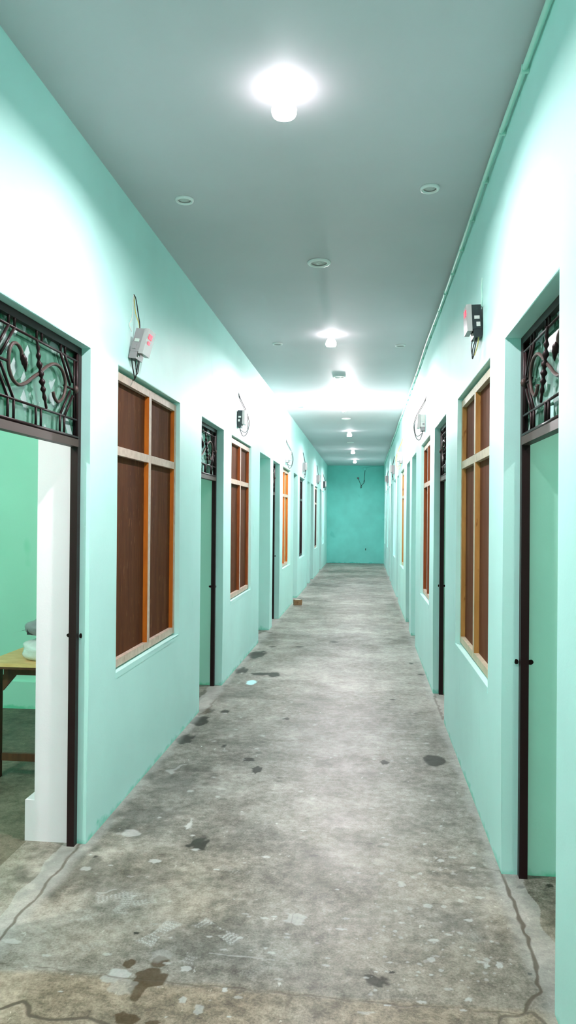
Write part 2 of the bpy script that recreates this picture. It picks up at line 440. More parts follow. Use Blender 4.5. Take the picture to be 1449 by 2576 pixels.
    A['brown'][sel] = np.maximum(A['brown'][sel], (1 - sm(2.6, 4.3, Y[sel])) * .55 * vn(X[sel] * 3 + 30, Y[sel] * 3 + 9))
    # pale paint spots, drips and scuffs
    for u, v, a, c, val in ((745, 2312, 27, 14, .55), (390, 2166, 15, 5, .8), (328, 2096, 26, 9, .7), (300, 2448, 28, 14, .75), (275, 2462, 22, 12, .6),
                            (468, 2437, 13, 7, .8), (310, 2480, 34, 22, .35), (1085, 2414, 10, 6, .7), (1256, 2428, 8, 7, .9), (1225, 2428, 7, 5, .8),
                            (1110, 2165, 8, 4, .8), (1190, 2183, 6, 3, .9), (1077, 2279, 11, 5, .7), (1116, 2281, 7, 4, .6), (460, 2515, 9, 9, .7),
                            (500, 2540, 12, 14, .6), (565, 2490, 7, 6, 1), (30, 2368, 26, 6, .8), (215, 2185, 15, 5, .6), (480, 1990, 9, 3, .7), (560, 1985, 13, 3, .6)):
        blob('light', u, v, a, c, val, .3)
    line('light', [(487, 2025), (482, 2050), (474, 2085)], .008, .8, .012, .4); blob('light', 474, 2078, 5, 10, 1)
    line('light', [(245, 2242), (300, 2237)], .010, .4, .02); line('light', [(525, 2398), (600, 2405), (690, 2415)], .004, .5, .004)
    line('light', [(395, 2050), (430, 2032), (455, 2028)], .010, .4, .03, .4); line('light', [(420, 1945), (440, 1935), (460, 1925)], .02, .5, .03)
    for _ in range(150):                      # spatter of lime spots on the right
        u = rng.uniform(930, 1300); v = rng.uniform(2120, 2500); s_ = rng.uniform(2, 9) * (.4 + .6 * rng.random())
        blob('light', u, v, s_, s_ * .55, rng.uniform(.25, .75), .3, .2)
    for _ in range(170):                      # chips and flecks everywhere else
        v = 1700 + 860 * rng.random(); u = rng.uniform(60, 1240) if v > 2050 else rng.uniform(420 + (2050 - v) * .45, 1150 - (2050 - v) * .15)
        s_ = rng.uniform(1.5, 6) * (v - 1300) / 900
        blob('light', u, v, s_ * rng.uniform(1, 2.2), s_ * .5, rng.uniform(.3, .9), .4, .2)
    for _ in range(60):
        v = 1500 + 700 * rng.random(); u = rng.uniform(560, 1060)
        s_ = rng.uniform(2, 7) * (v - 1300) / 700
        blob('dark', u, v, s_ * 1.5, s_ * .35, rng.uniform(.2, .6), .5, .3)
    # damp blotches along the left wall and across the corridor
    for u, v, a, c, val in ((600, 1740, 80, 20, .30), (560, 1830, 60, 20, .25), (440, 1960, 80, 30, .38), (350, 2060, 90, 34, .40), (640, 1610, 50, 10, .35), (300, 2200, 130, 40, .30),
                            (1030, 1612, 40, 12, .25), (1120, 1865, 60, 12, .25), (1090, 1990, 40, 12, .2), (170, 2190, 90, 50, .45), (560, 2350, 100, 60, .28), (1180, 2200, 70, 22, .35), (1180, 2330, 80, 40, .28), (640, 2100, 80, 30, .2),
                            (820, 1470, 50, 6, .3), (900, 1500, 60, 6, .2), (930, 1450, 40, 4, .3), (850, 1540, 70, 6, .2), (960, 1580, 40, 6, .2), (735, 1600, 60, 7, .25)):
        blob('dark', u, v, a, c, val * 1.15, .8, .5, 0, 3.5)
    shoe(500, 2318, 600, 2368, .042); shoe(360, 2375, 440, 2318, .042); shoe(240, 2262, 335, 2250, .044, .6); shoe(300, 2300, 330, 2240, .042, .55)
    shoe(330, 2275, 390, 2262, .035, .6); shoe(180, 2325, 232, 2308, .045, .6); shoe(465, 2425, 490, 2400, .035, .5); shoe(1060, 2380, 1210, 2355, .04, .35)
    shoe(340, 2145, 395, 2140, .035, .35); shoe(440, 2165, 480, 2155, .035, .35); shoe(550, 2180, 625, 2200, .035, .3); shoe(650, 2085, 690, 2060, .04, .3); shoe(200, 2390, 265, 2370, .04, .3); shoe(620, 2460, 680, 2420, .045, .2)
    blob('cyan', 632, 1717, 13, 6, .9, .1)
    # joints and cracks
    line('crack', [(-60, 2418), (52, 2428), (240, 2450), (400, 2468), (560, 2485), (760, 2504), (1000, 2530), (1180, 2541), (1300, 2548)], .006, .55, .010, .25)
    line('crack', [(-40, 2548), (0, 2540), (55, 2522), (80, 2552), (130, 2564), (200, 2560), (270, 2578)], .011, .85, .010)
    line('crack', [(212, 2108), (180, 2150), (110, 2235), (40, 2315), (-20, 2385)], .009, .75, .010)
    line('crack', [(1262, 2190), (1285, 2250), (1318, 2340), (1345, 2420), (1352, 2462), (1355, 2492), (1322, 2530), (1320, 2546)], .010, .85, .012)
    line('crack', [(1250, 2590), (1262, 2562), (1300, 2550), (1345, 2552), (1375, 2580)], .009, .7, .012)
    line('crack', [(1130, 2172), (1200, 2182), (1262, 2190)], .004, .6, .008); line('crack', [(745, 2290), (735, 2420), (715, 2576)], .0035, .35, .02, .4)
    line('crack', [(540, 1760), (525, 1785), (500, 1800)], .012, .6, .02); line('crack', [(1092, 1750), (1105, 1785), (1116, 1810)], .012, .7, .01)
    line('crack', [(948, 1693), (970, 1684), (990, 1675)], .006, .7, .006); line('crack', [(842, 1622), (855, 1628), (1042, 1631)], .010, .35, .02, .3)
    line('crack', [(648, 1594), (662, 1588), (680, 1591)], .03, .95, .02); line('crack', [(1031, 1604), (1043, 1605)], .02, .9, .01)
    line('crack', [(815, 1419), (890, 1419), (966, 1421)], .03, .8, .01)
    # light cement edging where plaster was dropped along the wall feet
    for xw, sg in ((-DL, 1), (DR, -1)):
        d = (X - xw) * sg + .05 * (vn(X * 6 + 5, Y * 7) - .5)
        m = (1 - sm(.0, .07, d)) * (d > -.1) * .45
        A['light'] = np.maximum(A['light'], m)
    A['dark'][-8:-4] = .55; A['dark'][-4:] = .45      # darker floors inside the rooms
    for k, a in A.items():
        at = me.attributes.new(k, 'FLOAT', 'POINT'); at.data.foreach_set('value', np.clip(a, 0, 1).astype(np.float32))
    me.materials.append(M_FLOOR)
    o = bpy.data.objects.new('floor', me); COL.objects.link(o); return struct(o)
floor()

# ------------------------------------------------------------------ windows: boarded timber frames in the wall openings
def window(n, side, y0, y1, rc, front, inner, board, label, cover=False):
    s = -1 if side == 'L' else 1
    xw = (-DL if s < 0 else DR) + s * rc            # plane of the frame's face
    root = empty('window_%d' % n, (xw, (y0 + y1) / 2, ZS)); struct(root); tag(root, label, 'window')
    w = y1 - y0; h = ZT - ZS; hw = w / 2 - .004
    X = lambda d: s * d                              # depth into the wall
    def bar(b, d0, d1, ya, yb, za, zb, vert):
        b.box(min(X(d0), X(d1)), max(X(d0), X(d1)), ya, yb, za, zb, 0, (lambda k: 1 if k == 'y' else 0) if vert else (lambda k: 0))
    D = .075; bw = .046; zt = h - .018; zb = .012
    b = MB(); bar(b, 0, D, -hw, -hw + bw, zb, zt, True); bar(b, 0, D, hw - bw, hw, zb, zt, True)
    bar(b, .0005, D - .001, -hw + bw, hw - bw, zt - .046, zt, False); bar(b, .0005, D - .001, -hw + bw, hw - bw, zb, zb + .044, False)
    b.bevel(.0025, 1); b.build('window_frame', [front, inner], root)
    zr = 1.981 - ZS; mc = 0.02
    b = MB(); bar(b, .001, D - .002, -hw + bw, hw - bw, zr - .049, zr, False); b.bevel(.002, 1); b.build('transom_rail', [front, inner], root)
    for za, zc in ((zb + .044, zr - .049), (zr, zt - .046)):
        b = MB(); bar(b, -.0015, D - .003, mc - .026, mc + .026, za, zc, True); b.bevel(.002, 1); b.build('mullion', [front, inner], root)
        for ya, yb in ((-hw + bw, mc - .026), (mc + .026, hw - bw)):
            p = MB(); p.box(min(X(.028), X(.040)), max(X(.028), X(.040)), ya, yb, za, zc); p.build('board_panel', board, root)
    # pale chamfered plaster lip along the foot of the opening
    p = MB(); p.box(min(X(-rc - .002), X(-rc + .012)), max(X(-rc - .002), X(-rc + .012)), -hw, hw, -.030, .002); p.bevel(.004, 2)
    p.build('window_sill', M_WALL, root)
    return root
WL = {1: (M_TAN, M_ORANGE, M_PLY), 2: (M_TAN, M_RUST, M_PLY), 3: (M_TAN, M_ORANGE, M_HONEY), 4: (M_IRON, M_IRON, M_BLACKWIN), 5: (M_TAN, M_DARKBR, M_DARKBR), 6: (M_WALL, M_WALL, M_WALL)}
WR = {1: (M_TANR, M_HONEY, M_PLYR), 2: (M_TAN, M_RUST, M_PLY), 3: (M_TANR, M_HONEY, M_HONEY), 4: (M_WALL, M_WALL, M_WALL), 5: (M_WALL, M_WALL, M_WALL), 6: (M_WALL, M_WALL, M_WALL)}
LBL = {1: 'large boarded window with orange-edged frame, nearest on the left wall', 2: 'boarded window with red-brown edges, second on the left wall',
       3: 'bright orange timber window beyond the side passage on the left', 4: 'black boarded window, fourth along the left wall',
       5: 'narrow dark brown window far down the left wall', 6: 'mint-painted window niche last on the left wall'}
LBR = {1: 'large boarded window with honey-coloured frame, nearest on the right wall', 2: 'boarded window with red-brown edges, second on the right wall',
       3: 'sliver of orange timber window beyond the passage on the right', 4: 'mint window niche with pale sill, fourth on the right wall',
       5: 'mint window niche far down the right wall', 6: 'mint window niche beside the far teal wall on the right'}
nw = 0
for side, ops, WM, LB in (('L', OPL, WL, LBL), ('R', OPR, WR, LBR)):
    k = 0
    for kind, y0, y1, rc in ops:
        if kind != 'W': continue
        k += 1; nw += 1
        window(nw, side, y0, y1, rc, *WM[k], LB[k])

# ------------------------------------------------------------------ doorways: iron frame, ornamental grille, patterned glass
def arc(pts, y, z, n=8): return spline([(0, a, c) for a, c in pts], n)
def doorway(n, side, y0, y1, rc, label):
    s = -1 if side == 'L' else 1
    xw = (-DL if s < 0 else DR) + s * rc
    root = empty('door_%d' % n, (xw, y1, 0)); struct(root); tag(root, label, 'doorway')
    w = y1 - y0; X = lambda d: s * d
    def bx(b, d0, d1, ya, yb, za, zb, mi=0):
        b.box(min(X(d0), X(d1)), max(X(d0), X(d1)), ya, yb, za, zb, mi); return b
    jw, jd = .038, .036
    for ya in (-jw, -w):
        b = MB(); bx(b, 0, jd, ya, ya + jw, 0, ZT - .002); b.bevel(.003, 2); b.build('jamb', M_IRON, root)
    b = MB(); bx(b, 0, jd, -w + jw, -jw, ZT - .035, ZT - .002); b.bevel(.003, 2); b.build('head_bar', M_IRON, root)
    b = MB(); bx(b, -.004, jd, -w + jw, -jw, 1.926, 1.962); b.bevel(.003, 2); b.build('transom_bar', M_IRONB, root)
    # one reference grille .92 m wide: positions from the far jamb
    k = w / .93
    P = lambda sy, z, d=.006: (X(d), -(sy + .025) * k, z)
    r = .006
    b = MB()
    for z in (1.972, 2.055, 2.338): b.tube([P(0, z), P(.88, z)], r if z > 2 else .008, 6)
    b.tube([P(.02, 1.972), P(.02, 2.40)], .007, 6); b.tube([P(.86, 1.972), P(.86, 2.40)], .007, 6)
    b.tube([P(.052, 2.055), P(.052, 2.338)], .005, 6); b.tube([P(.828, 2.055), P(.828, 2.338)], .005, 6)
    for c in (.19, .44, .69):
        for d in (-.025, .025):
            b.tube([P(c + d, 1.972), P(c + d, 2.055)], r, 6); b.tube([P(c + d, 2.338), P(c + d, 2.405)], r, 6)
    gr = b.build('grille', M_IRON, root)
    b = MB()
    for m in (lambda v: v, lambda v: .88 - v):
        for z0 in (2.338, 2.055):
            b.tube([P(m(.215), z0), P(m(.100), 2.196 + (z0 - 2.196) * .10)], r, 6); b.tube([P(m(.165), z0), P(m(.068), 2.196 + (z0 - 2.196) * .22)], r, 6)
        b.tube([P(m(.052), 2.196), P(m(.172), 2.196)], r, 6)
    b.build('hexagon_bar', M_IRON, gr)
    S = [(.592, 2.208), (.607, 2.237), (.612, 2.258), (.640, 2.276), (.676, 2.276), (.708, 2.250), (.720, 2.203), (.714, 2.165), (.689, 2.135), (.653, 2.120), (.616, 2.121), (.558, 2.142), (.498, 2.175),
         (.442, 2.202), (.384, 2.236), (.33, 2.260), (.289, 2.271), (.239, 2.271), (.198, 2.255), (.171, 2.222), (.168, 2.181), (.191, 2.138), (.235, 2.111), (.263, 2.109), (.290, 2.125), (.300, 2.145)]
    b = MB(); pts = spline([P(a, z, .002) for a, z in S], 5); b.tube(pts, .0075, 8); b.build('scroll', M_IRONB, gr)
    b = MB(); b.tube(spline([P(.607, 2.245, -.002), P(.602, 2.225, -.004), P(.590, 2.205, -.004), P(.578, 2.180, -.002)], 4), [.007, .009, .012, .014, .014, .012, .013, .013, .010, .008, .006, .004, .002][:13], 8); b.build('leaf_tip', M_IRON, gr)
    Fp = [(.492, 2.332), (.476, 2.305), (.472, 2.275), (.465, 2.243), (.452, 2.209), (.438, 2.180), (.428, 2.151), (.417, 2.124), (.403, 2.092), (.386, 2.058)]
    pts = spline([P(a, z, -.006) for a, z in Fp], 6)
    rr = [.005 + .010 * max(0, math.sin(PI * (i / len(pts)) * 1.0)) * (.55 + .45 * math.cos(i * .95)) for i in range(len(pts))]
    b = MB(); b.tube(pts, rr, 8); b.build('finial', M_IRON, gr)
    b = MB(); c = P(.055, 2.196, -.004); b.lathe([(0, -.02), (.010, -.014), (.014, 0), (.010, .014), (0, .02)], c, 10); b.build('boss', M_IRONB, gr)
    b = MB(); bx(b, .024, .029, -w + jw, -jw, 1.962, ZT - .035); b.build('glass', M_GLASS, root)
    return root
DLB = {1: 'doorway with scrolled iron transom at the left edge, table visible inside', 2: 'doorway with dark iron frame, second along the left wall', 3: 'doorway with thin dark frame past the side passage on the left',
       4: 'doorway beside the brick, fourth along the left wall', 5: 'doorway far down the left wall past the second passage', 6: 'last doorway on the left wall near the teal end'}
DRB = {1: 'doorway with scrolled iron transom, nearest on the right wall', 2: 'doorway with dark iron frame, second along the right wall', 3: 'doorway just past the side passage on the right',
       4: 'doorway fourth along the right wall', 5: 'doorway far down the right wall', 6: 'last doorway on the right wall near the teal end'}
nd = 0; DOOR = {}
for side, ops, LB in (('L', OPL, DLB), ('R', OPR, DRB)):
    k = 0
    for kind, y0, y1, rc in ops:
        if kind != 'D': continue
        k += 1; nd += 1
        DOOR[side, k] = doorway(nd, side, y0, y1, rc, LB[k])
def strike(door, side, zc, dout, din):
    """ragged hole knocked in the reveal for the latch, crossing behind the frame post"""
    s = -1 if side == 'L' else 1
    b = MB()
    for d0, d1, hh in ((-dout, -.001, .014), (.037, .037 + din, .012)):
        n = 9; ring = []
        for i in range(n):
            a = 2 * PI * i / n; cx = (d0 + d1) / 2; ra = (d1 - d0) / 2
            ring.append((s * (cx + ra * math.cos(a) * random.uniform(.8, 1.05)), .0005, zc + hh * math.sin(a) * random.uniform(.75, 1.1)))
        f = [b.bm.verts.new(p) for p in ring]; g_ = [b.bm.verts.new((p[0], p[1] - .0025, p[2])) for p in ring]
        b.bm.faces.new(f); b.bm.faces.new(g_[::-1])
        for i in range(n): b.bm.faces.new((f[i], f[(i + 1) % n], g_[(i + 1) % n], g_[i]))
    b.build('latch_hole', M_HOLE, door)
strike(DOOR['L', 1], 'L', 1.01, .018, .026); strike(DOOR['R', 1], 'R', .955, .020, .030)
strike(DOOR['L', 2], 'L', .93, .001 + .006, .03); strike(DOOR['R', 2], 'R', .98, .012, .02); strike(DOOR['L', 3], 'L', .98, .02, .02)

# ------------------------------------------------------------------ lamps on the ceiling
LX = -.352
def lamp(y, label, globe=False):
    root = empty('ceiling_lamp', (LX, y, HC)); tag(root, label, 'lamp', 'bulbs along the corridor ceiling')
    b = MB(); b.lathe([(0, 0), (.036, 0), (.036, -.012), (.030, -.020), (.024, -.030), (.022, -.042), (0, -.042)], seg=28); b.build('lamp_holder', M_WHITEPL, root)
    if globe:
        r = .036; cz = -.120
        b = MB(); b.lathe([(.016, -.042), (.016, -.085)] + [(r * math.sin(t), cz + r * math.cos(t)) for t in [PI * (.25 + .75 * i / 14) for i in range(15)]], seg=24)
        b.build('bulb', M_GLOBE, root)
    else:
        # shell with a glow added for the ceiling halo, light disc recessed inside
        b = MB(); b.lathe([(.038, -.002), (.037, -.016), (.032, -.030), (.030, -.044), (.046, -.066), (.053, -.088), (.052, -.104), (.047, -.114), (.045, -.1135), (.046, -.102)], seg=32); b.build('bulb_shell', M_NECK, root)
        b = MB(); b.lathe([(0, -.1045), (.045, -.1045), (.045, -.1025), (0, -.1025)], seg=32); b.build('bulb', M_BULB, root)
    return root
LY = [3.05, 7.22, 11.45, 15.35, 19.5, 22.9]
LLB = ['glowing bulb nearest the camera in the middle of the ceiling', 'second glowing bulb along the ceiling, above the second pair of windows',
       'bare bulb washing a broad white patch of the ceiling', 'small bright bulb just past the white ceiling patch', 'small bright bulb, next to last before the end wall', 'farthest glowing bulb just in front of the teal end wall']
for i, y in enumerate(LY): lamp(y, LLB[i], i == 2)
lamp(-1.1, 'unseen bulb added to the ceiling behind the camera')  # unseen, added to carry the row's light on past the view
# unseen bulbs inside the first rooms; beyond the table room, added to light reveals
def unseen_room_lamp(x, y, st, label):
    root = empty('unseen_room_lamp', (x, y, HC)); tag(root, label, 'lamp')
    b = MB(); b.lathe([(0, 0), (.05, 0), (.045, -.02), (.02, -.03), (.02, -.05), (0, -.05)], seg=20); b.build('lamp_holder', M_WHITEPL, root)
    m = mat('unseen_room_bulb', (.9, .9, .9), .4, .3, 0, (1, .97, .93), st)
    b = MB(); b.lathe([(.018, -.05)] + [(.035 * math.sin(t), -.085 + .035 * math.cos(t)) for t in [PI * (.2 + .8 * i / 12) for i in range(13)]], seg=20); b.build('bulb', m, root)
unseen_room_lamp(-2.75, 1.7, 3200, 'bulb on the ceiling of the room with the table')
unseen_room_lamp(1.9, 1.5, 1000, 'unseen bulb added to light the reveal of the first room on the right')

unseen_room_lamp(-2.7, 6.15, 500, 'unseen bulb added to light the reveal of the second room on the left')
unseen_room_lamp(1.9, 5.95, 500, 'unseen bulb added to light the reveal of the second room on the right')

# ------------------------------------------------------------------ round covers on the ceiling
def cover(x, y, big, label):
    root = empty('ceiling_cover', (x, y, HC)); tag(root, label, 'ceiling cover', 'round plastic ceiling covers')
    R = .082 if big else .052
    b = MB(); b.lathe([(R * .70, -.002), (R, 0), (R, -.008), (R * .93, -.015), (R * .78, -.016), (R * .70, -.010), (R * .66, -.008)], seg=32); b.build('rim', M_COVER, root)
    b = MB(); b.lathe([(0, -.001), (R * .72, -.001), (R * .70, -.005), (R * .3, -.0055), (0, -.0055)], seg=32); pl = b.build('face_plate', M_COVERIN, root)
    if big:
        b = MB(); b.lathe([(R * .24, -.0056), (R * .26, -.014), (R * .22, -.014), (R * .20, -.0056)], seg=20); b.build('socket_ring', M_COVER, root)
        for dx in (-.010, .010):
            b = MB(); b.lathe([(0, -.0056), (.007, -.0056), (.007, -.0065), (0, -.0065)], (dx, .0, 0), 12); b.build('socket_hole', M_BLKPL, pl)
        b = MB(); b.lathe([(0, -.0056), (.004, -.0056), (.004, -.0068), (0, -.0068)], (R * .48, -.004, 0), 10); b.build('screw', M_SCREW, pl)
    else:
        b = MB(); b.lathe([(0, -.0056), (.0045, -.0056), (.0045, -.0070), (0, -.0070)], (R * .4, -.008, 0), 10); b.build('screw', M_SCREW, pl)
for x, y, big, l in ((-1.03, 4.07, False, 'small round ceiling cover, nearest on the left side'), (.33, 4.04, False, 'small round ceiling cover, nearest on the right side'),
                     (-.34, 5.16, True, 'larger round ceiling cover between the two nearest bulbs'), (-.92, 7.56, False, 'small round ceiling cover left of the second bulb'),
                     (.34, 7.72, False, 'small round ceiling cover right of the second bulb'), (-.35, 9.39, True, 'round ceiling cover just in front of the white ceiling patch'),
                     (-.37, 13.43, True, 'round ceiling cover just beyond the white ceiling patch'), (-.98, 11.95, False, 'small round ceiling cover at the left of the white ceiling patch'),
                     (-.38, 17.7, True, 'farthest round ceiling cover between the far bulbs')):
    cover(x, y, big, l)

# ------------------------------------------------------------------ painted conduit along the right-hand ceiling corner
root = empty('conduit', (DR, 0, HC)); tag(root, 'thin mint-painted conduit along the top of the right wall', 'conduit')
b = MB(); pts = []
for i in range(120):
    y = Y0 + .1 + (END - Y0 - .2) * i / 119
    pts.append((-.020 - .003 * math.sin(y * 1.9), y, -.034 - .005 * math.sin(y * 1.3 + 1) - .003 * math.sin(y * 3.1)))
b.tube(pts, .0115, 10); b.build('tube', M_TUBE, root)
y = 2.47
while y < END - .5:
    i = int((y - Y0 - .1) / (END - Y0 - .2) * 119); p = pts[i]
    b = MB(); b.box(-.030, -.001, y - .007, y + .007, p[2] - .015, p[2] + .016); b.bevel(.003, 1); b.build('clip', M_TUBE, root)
    y += .48

# ------------------------------------------------------------------ electricity meters over the windows
def meter(side, y, z0, label, body, tilt=0., dark=False, scale=1., leds=((.132, 1.), (.100, .6)), wires=(), simple=False):
    """z0: foot of the meter; local x = out from the wall, y along the corridor, z up"""
    s = 1 if side == 'L' else -1
    xw = -DL if side == 'L' else DR
    root = empty('electricity_meter', (xw, y, z0)); tag(root, label, 'electricity meter', 'electricity meters on the corridor walls')
    root.scale = (s * scale, scale, scale)
    def q(x, yy, z):        # lean the box outwards about its foot
        return (x * math.cos(tilt) + z * math.sin(tilt) + .002, yy, z * math.cos(tilt) - x * math.sin(tilt) * .4)
    def rbox(nm, x0, x1, ya, yb, za, zb, m, bev=.006, par=None):
        b = MB(); b.box(x0, x1, ya, yb, za, zb)
        b.bevel(bev, 2)
        for v in b.bm.verts: v.co = q(*v.co)
        return b.build(nm, m, par or root)
    bd = rbox('meter_body', .002, .052, -.062, .062, .040, .172, body)
    tc = rbox('terminal_cover', .002, .046, -.060, .060, .0, .0395, M_GREYPL if not dark else body, .005)
    fc = rbox('front_cover', .0525, .080, -.066, .066, .030, .174, M_CLEAR, .011)
    for lz, k in leds:
        rbox('display', .0795, .0825, -.030 * k - .012, .030 * k - .012, lz - .014 * k, lz + .014 * k, M_LED, .001, fc)
    if not simple:
        rbox('terminal_screw', .0465, .0505, -.040, -.030, .012, .022, M_SCREW, .001, tc)
        b = MB(); b.box(.012, .040, -.0655, -.0625, .095, .112)
        for v in b.bm.verts: v.co = q(*v.co)
        b.build('side_latch', M_WHITEPL if dark else M_SCREW, bd)
        b = MB(); b.box(.010, .030, -.0655, -.0625, .055, .078)
        for v in b.bm.verts: v.co = q(*v.co)
        b.build('side_label', M_WHITEPL if dark else M_GREYPL, bd)
    for pts, m, r in wires:
        b = MB(); b.tube(spline(pts, 8), r, 6); b.build('wire', m, root)
    return root
top = .172
def W1():
    return [([(0, .035, .385), (.010, .048, .36), (.030, .030, .27), (.052, -.010, .20), (.055, -.014, .150)], M_WIREB, .0032),
            ([(0, .033, .380), (.006, .032, .34), (.022, .006, .27), (.048, -.010, .20), (.050, -.012, .150)], M_WIREY, .0030),
            ([(.020, -.05, .005), (.018, -.03, -.04), (.012, .03, -.10), (-.012, .075, -.105)], M_WIREB, .0034),
            ([(.026, -.01, .005), (.030, .00, -.05), (.020, .04, -.075), (.022, .06, -.06), (.034, .05, .004)], M_WIREB, .0030),
            ([(.034, .03, .004), (.026, .035, -.04), (.008, .06, -.09), (-.012, .08, -.10)], M_WIREB, .0032),
            ([(.030, .01, .004), (.024, .02, -.03), (.020, .03, -.05)], M_WIREG, .0036),
            ([(.018, -.045, .150), (.004, -.05, .19), (.003, .00, .24), (.001, .03, .38)], M_WIREW, .003)]
meter('L', 4.10, 2.487, 'grey electricity meter with red display above the nearest left window', M_GREYPL, .27, False, 1.0, ((.135, 1.), (.100, .62)), W1())
RW1 = [([(.0, -.03, .325), (.004, -.024, .27), (.002, -.032, .22), (.008, -.030, .165)], M_TUBE, .005),
       ([(.030, -.02, .004), (.046, .00, -.06), (.044, .015, -.105), (.030, .03, -.05), (.020, .04, .004)], M_WIREB, .0030),
       ([(.026, -.03, .004), (.036, -.02, -.05), (.042, .01, -.10), (.050, .02, -.05), (.044, .02, .004)], M_WIREB, .0026),
       ([(.020, -.04, .004), (.024, -.03, -.04), (.036, .0, -.09)], M_WIREY, .0030)]
meter('R', 4.12, 2.578, 'dark-sided electricity meter with red display, nearest on the right wall', M_BLKPL, 0.05, True, 1.0, ((.135, 1.05),), RW1)
def loop(hy, hz, out=.10, drop=.085, m=M_WIREB):
    return [([(.0, hy, hz), (.012, hy + .03, hz - .05), (out * .8, .095, .17), (out, .130, .06), (out * .8, .105, -drop * .6), (out * .5, .04, -drop), (.030, -.01, -.03), (.026, -.03, .004)], m, .0040),
            ([(.001, hy - .008, hz - .012), (.012, hy + .02, hz - .07), (out * .75, .070, .16), (out * .95, .094, .05), (out * .75, .078, -drop * .5), (.032, -.01, -.025), (.030, -.02, .004)], m, .0036)]
meter('L', 7.63, 2.525, 'black electricity meter with pink-lit cover above the second left window', M_BLKPL, 0.03, True, 1.0, ((.075, .8),), loop(.04, .37))
meter('R', 7.98, 2.52, 'white electricity meter with a long looping wire, second on the right wall', M_WHITEPL, .0, False, 1.0, ((.11, .35),), loop(-.10, .36, .11, .09))
meter('L', 12.30, 2.50, 'pale electricity meter in the bright strip of the left wall', M_WHITEPL, .0, False, 1.1, (), loop(.02, .36), True)
meter('R', 12.85, 2.53, 'white electricity meter above the orange window sliver on the right', M_WHITEPL, .0, False, 1.1, (), loop(-.05, .40, .10, .09, M_WIREY), True)
meter('L', 15.65, 2.55, 'grey electricity meter above the black window on the left', M_GREYPL, .0, False, 1.1, (), loop(.0, .38, .05, .12), True)
meter('R', 16.4, 2.55, 'grey electricity meter, fourth along the right wall', M_GREYPL, .0, False, 1.1, (), loop(.0, .36, .05, .12), True)
meter('L', 20.1, 2.52, 'grey-green electricity meter above the narrow dark left window', M_GREYPL, .0, False, 1.2, (), loop(.0, .40, .04, .03), True)
meter('L', 23.2, 2.50, 'small black electricity meter nearest the end wall on the left', M_BLKPL, .0, True, 1.2, (), loop(.0, .36, .07, .07), True)
meter('R', 20.9, 2.55, 'grey electricity meter farthest along the right wall', M_GREYPL, .0, False, 1.2, (), loop(.0, .30, .03, .05), True)

# ------------------------------------------------------------------ things on the end wall
yb = END
root = empty('hanging_cable', (-.28, yb, 2.94)); tag(root, 'thin cable hanging in a loop from a hole in the teal end wall', 'cable')
b = MB(); b.tube(spline([(0, -.006, -.01), (.05, -.02, -.12), (.10, -.02, -.24), (.13, -.02, -.30), (.10, -.025, -.34), (.08, -.02, -.30), (.14, -.03, -.23), (.20, -.02, -.16), (.215, -.012, -.06), (.225, -.010, .12), (.24, -.008, .30)], 6), .007, 6); b.build('cord', M_WIREB, root)
b = MB(); b.tube([(0, -.002, 0), (0, -.030, 0)], [.034, .026], 10); b.build('wall_socket', M_BLKPL, root)
b = MB(); b.tube([(.203, -.016, -.14), (.216, -.018, -.06)], .013, 8); b.build('connector', M_BLKPL, root)
root = empty('junction_cover', (-.05, yb, 3.27)); tag(root, 'round painted junction cover high on the teal end wall', 'junction cover')
b = MB(); b.tube([(0, -.001, 0), (0, -.018, 0), (0, -.024, 0)], [.062, .062, .045], 20); b.build('cover_plate', M_TEAL, root)
b = MB(); b.tube(spline([(.05, -.012, .035), (.20, -.012, .060), (.45, -.012, .075), (.66, -.012, .085)], 5), .011, 8); b.build('pipe', M_TEAL, root)
b = MB(); b.tube([(0, -.001, 0), (0, -.006, 0)], .016, 9); b.tube([(0, -.001, -.02), (0, -.005, -.05)], .010, 9)
o = b.build('wall_hook', M_HOLE, None, (.0, yb, .50)); tag(o, 'small dark hook low on the teal end wall', 'hook')

# ------------------------------------------------------------------ brick by the fourth left doorway
b = MB(); b.box(-.072, .072, -.05, .05, 0, .088); bmesh.ops.subdivide_edges(b.bm, edges=b.bm.edges, cuts=4, use_grid_fill=True)
for v in b.bm.verts: v.co += Vector((random.uniform(-.004, .004), random.uniform(-.004, .004), random.uniform(-.004, .004) if v.co.z > .01 else 0))
for f in b.bm.faces: f.material_index = 0
root = empty('brick', (-1.215, 13.34, 0), .25); tag(root, 'loose brown brick on the floor against the left wall', 'brick')
b.build('brick_body', M_BRICK, root)
b = MB(); b.lathe([(0, .101), (.03, .102), (.052, .097), (.062, .086), (.0, .086)], seg=14)
for v in b.bm.verts: v.co.y *= .55
b.build('mortar_crust', M_BRTOP, root)

# ------------------------------------------------------------------ table and bags in the first left room
TX0, TX1, TY0, TY1, TZ = -2.265, -1.72, 4.20, 5.35, .712
root = empty('wooden_table', (0, 0, 0)); tag(root, 'plain wooden table with ochre top inside the first left doorway', 'table')
b = MB(); b.box(TX0, TX1, TY0, TY1, TZ - .022, TZ); b.bevel(.003, 1); b.build('tabletop', [M_TABLE], root)
b = MB(); b.box(TX0 + .004, TX1 - .004, TY0 + .004, TY0 + .024, TZ - .036, TZ - .0222); b.build('top_lipping', M_TLEG, root)
for ya in (TY0 + .08, TY1 - .10):
    b = MB(); b.box(TX0 + .09, TX1 - .03, ya, ya + .022, TZ - .085, TZ - .0365); b.bevel(.002, 1); b.build('apron', M_TLEG, root)
    b = MB(); b.box(TX0 + .08, TX1 - .03, ya + .008, ya + .034, .105, .150); b.bevel(.003, 1); b.build('stretcher', M_TLEG, root)
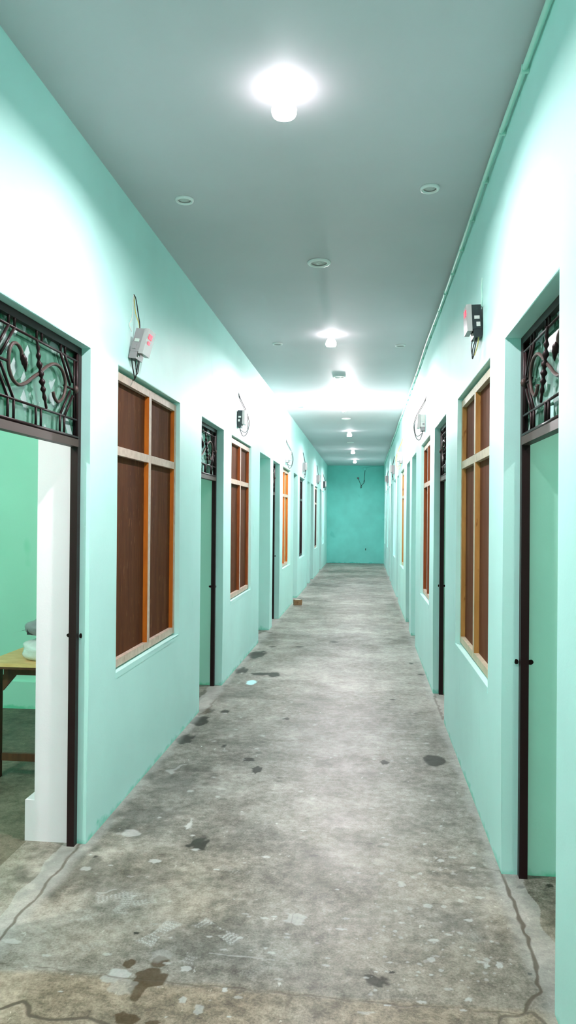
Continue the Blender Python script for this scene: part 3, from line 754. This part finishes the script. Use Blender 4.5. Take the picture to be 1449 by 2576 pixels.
for xa in (TX0 + .018, TX1 - .075):
    for ya in (TY0 + .075, TY1 - .105):
        b = MB(); b.box(xa, xa + .048, ya - .004, ya + .046, 0, TZ - .0225); b.bevel(.003, 1); b.build('leg', M_TLEG, root)
b = MB(); xa = TX0 + .082
b.bm.faces.new([b.bm.verts.new(p) for p in ((xa, TY0 + .085, TZ - .085), (xa + .085, TY0 + .085, TZ - .085), (xa, TY0 + .085, TZ - .185))])
b.bm.faces.new([b.bm.verts.new(p) for p in ((xa, TY0 + .105, TZ - .085), (xa, TY0 + .105, TZ - .185), (xa + .085, TY0 + .105, TZ - .085))])
b.bm.faces.new([b.bm.verts.new(p) for p in ((xa, TY0 + .085, TZ - .185), (xa + .085, TY0 + .085, TZ - .085), (xa + .085, TY0 + .105, TZ - .085), (xa, TY0 + .105, TZ - .185))])
b.build('corner_brace', M_TLEG, root)

def bag(name, c, sx, sy, sz, m, label, seed, flat=.75):
    b = MB(); bmesh.ops.create_icosphere(b.bm, subdivisions=4, radius=1)
    r = random.Random(seed); ph = [(r.uniform(2, 7), r.uniform(2, 7), r.uniform(2, 7), r.uniform(0, 6)) for _ in range(7)]
    for v in b.bm.verts:
        p = v.co.copy(); d = sum(math.sin(p.x * a + p.y * e + p.z * g + h) for a, e, g, h in ph) * .022
        z = p.z * (1 + d); k = (1 - .28 * max(0, z)) * (1 + d)
        p.x = math.copysign(abs(p.x) ** flat, p.x) * k; p.y = math.copysign(abs(p.y) ** flat, p.y) * k
        v.co = Vector((p.x * sx, p.y * sy, (max(z, -.8) + .8) / 1.8 * sz))
    for f in b.bm.faces: f.smooth = True
    root = empty(name, c); tag(root, label, 'bag')
    return b, root
b, root = bag('plastic_bag', (-1.925, 4.385, TZ + .001), .175, .13, .145, M_BAGW, 'clear plastic bag of white stuff standing on the wooden table', 3)
b.build('bag_body', M_BAGW, root)
b, root = bag('folded_plastic_bag', (-1.905, 4.385, TZ + .150), .175, .13, .115, M_BAGD, 'crumpled clear bag with dark contents on top of the white bag', 5)
b.build('bag_film', M_BAGD, root)
b = MB(); b.box(-.125, .12, -.105, .09, .010, .042); b.bevel(.010, 2); b.build('dark_contents', M_DARKST, root)
b = MB(); b.bm.faces.new([b.bm.verts.new(p) for p in ((-.15, -.05, .03), (-.235, -.06, .012), (-.225, .02, .010), (-.15, .05, .035))])
bmesh.ops.solidify(b.bm, geom=b.bm.faces[:], thickness=.002); b.build('bag_tail', M_BAGD, root)

# ------------------------------------------------------------------ world and colour management
w = bpy.data.worlds.new('world'); SC.world = w; w.use_nodes = True
w.node_tree.nodes['Background'].inputs[0].default_value = (.05, .06, .06, 1)
w.node_tree.nodes['Background'].inputs[1].default_value = .1
vs = SC.view_settings
vs.view_transform = 'Standard'; vs.look = 'None'; vs.gamma = 1.0; vs.use_curve_mapping = False
vs.exposure = 0.54
cy = SC.cycles
cy.max_bounces = 12; cy.diffuse_bounces = 8; cy.glossy_bounces = 4; cy.transmission_bounces = 6
cy.caustics_reflective = False; cy.caustics_refractive = False
cy.sample_clamp_indirect = 6.0
cy.use_denoising = True
